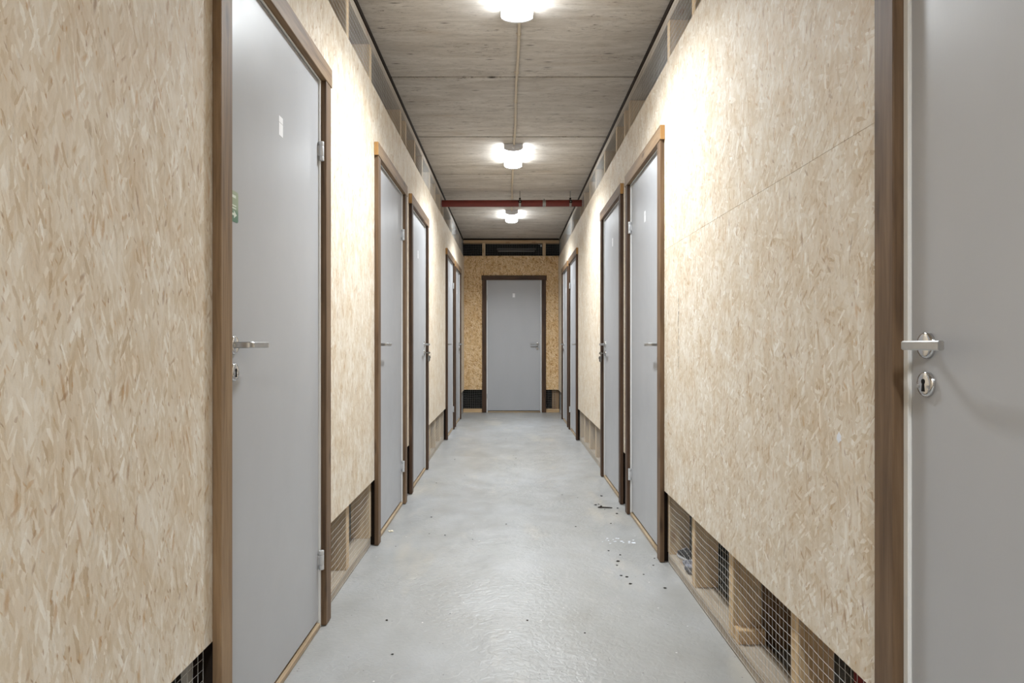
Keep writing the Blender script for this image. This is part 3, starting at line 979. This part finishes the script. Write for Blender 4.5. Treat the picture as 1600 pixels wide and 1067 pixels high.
o = obj('timber_offcut', new_box(-0.046, 0.046, -0.023, 0.023, 0, 0.047, bev=0.002), M['pine_x'], None, (0.818, 2.2905, 0.045))
tag(o, 'short pine timber block lying against a stud behind the right lower mesh', 'timber')
K = tag(empty('suitcase', (1.075, 1.72, 0)), 'dark red case behind the nearest right lower mesh', 'case')
bm = new_box(-0.12, 0.12, -0.17, 0.17, 0.012, 0.50, bev=0.03, seg=3)
obj('shell', bm, M['red'], K, smooth=True)
for k in range(3):
    obj('rib', new_box(-0.126, -0.112, -0.10 + k * 0.09, -0.08 + k * 0.09, 0.06, 0.45, bev=0.004), M['red'], K)
bm = bmesh.new(); tube(bm, [(0, -0.06, 0.49), (0, -0.055, 0.525), (0, 0.055, 0.525), (0, 0.06, 0.49)], 0.008, 10)
obj('handle', bm, M['dark_brown'], K, smooth=True)
for q in (-1, 1):
    bm = bmesh.new(); cyl(bm, (-0.10, q * 0.12, 0.014), (0.10, q * 0.12, 0.014), 0.014, 14)
    obj('wheel', bm, M['dark_brown'], K, smooth=True)

# ------------------------------------------------------------------ bits on the floor
bm = bmesh.new()
tube(bm, [(-0.046, 0.010, 0.004), (-0.036, 0.003, 0.006), (-0.015, 0.0, 0.006), (0.02, -0.003, 0.005), (0.044, -0.005, 0.004)], [0.003, 0.004, 0.0042, 0.0038, 0.003], 8)
tube(bm, [(-0.036, 0.003, 0.006), (-0.025, 0.026, 0.008), (-0.018, 0.032, 0.006)], [0.004, 0.0038, 0.003], 8)
o = obj('twig', bm, M['grit'], None, (0.615, 4.34, 0.0), smooth=True)
tag(o, 'small dark twig lying on the floor near the right doors', 'twig')
bm = bmesh.new()
bmesh.ops.create_icosphere(bm, subdivisions=2, radius=1.0)
for v in bm.verts: v.co = Vector((v.co.x * 0.016, v.co.y * 0.013, 0.003 + v.co.z * 0.003 + 0.002 * math.sin(v.co.x * 5)))
o = obj('wood_shaving', bm, M['shaving'], None, (-0.6745, 3.80, 0.0))
tag(o, 'pale wood shaving on the floor before the second left door', 'shaving')
bm = bmesh.new()
rr = random.Random(11)
spots = [(rr.uniform(-0.6, 0.66), rr.uniform(2.2, 8.5), 0) for _ in range(34)]
spots += [(0.62 + rr.uniform(-0.14, 0.1), 3.05 + rr.uniform(-0.25, 0.4), 1) for _ in range(12)]
spots += [(0.60 + rr.uniform(-0.05, 0.1), 4.2 + rr.uniform(-0.3, 0.6), 1) for _ in range(7)]
for x, y, big in spots:
    s = rr.uniform(0.002, 0.0045) * (1.5 if big else 1.0)
    t = bmesh.new()
    bmesh.ops.create_icosphere(t, subdivisions=1, radius=1.0)
    for v in t.verts: v.co = Vector((v.co.x * s * rr.uniform(0.8, 2.0), v.co.y * s, s * 0.45 + v.co.z * s * 0.45))
    merge(bm, t, Matrix.Translation((x, y, 0)))
tag(obj('grit', bm, M['grit']), 'scattered dark grit and crumbs on the grey floor', 'grit', kind='stuff')
bm = bmesh.new()
for k in range(16):
    x = 0.50 + 0.16 * k / 15 + rr.uniform(-0.02, 0.02); y = 3.62 + rr.uniform(-0.05, 0.05)
    s = rr.uniform(0.003, 0.008) * (0.6 + k / 20)
    prism(bm, [(x + s * math.cos(t) * rr.uniform(0.7, 1.6), y + s * math.sin(t) * 0.9) for t in [2 * PI * q / 7 for q in range(7)]], 'z', 0.0002, 0.0012)
tag(obj('plaster_flakes', bm, M['white_spot']), 'small white flakes of plaster on the floor by the right doors', 'flakes', kind='stuff')

# ------------------------------------------------------------------ world, camera, view
w = bpy.data.worlds.new('World'); SC.world = w
w.use_nodes = True
w.node_tree.nodes['Background'].inputs[0].default_value = (0.02, 0.02, 0.02, 1)
w.node_tree.nodes['Background'].inputs[1].default_value = 1.0

cam = bpy.data.cameras.new('Camera')
cam.sensor_width = 36.0
cam.lens = 1050 * 36 / 1600
cam.shift_x = 3 / 1600
cam.shift_y = 4 / 1600
cam.clip_start = 0.02
co = bpy.data.objects.new('Camera', cam)
COL.objects.link(co)
co.location = (0, 0, EYE)
co.rotation_euler = (PI / 2, 0, 0)
SC.camera = co

vs = SC.view_settings
vs.view_transform = 'Standard'
vs.look = 'None'
vs.gamma = 1.0
vs.use_curve_mapping = False
vs.exposure = 0.34
SC.cycles.use_denoising = True
SC.cycles.max_bounces = 12
SC.cycles.diffuse_bounces = 6
SC.cycles.caustics_reflective = False
SC.cycles.sample_clamp_indirect = 3.0
SC.cycles.use_adaptive_sampling = False
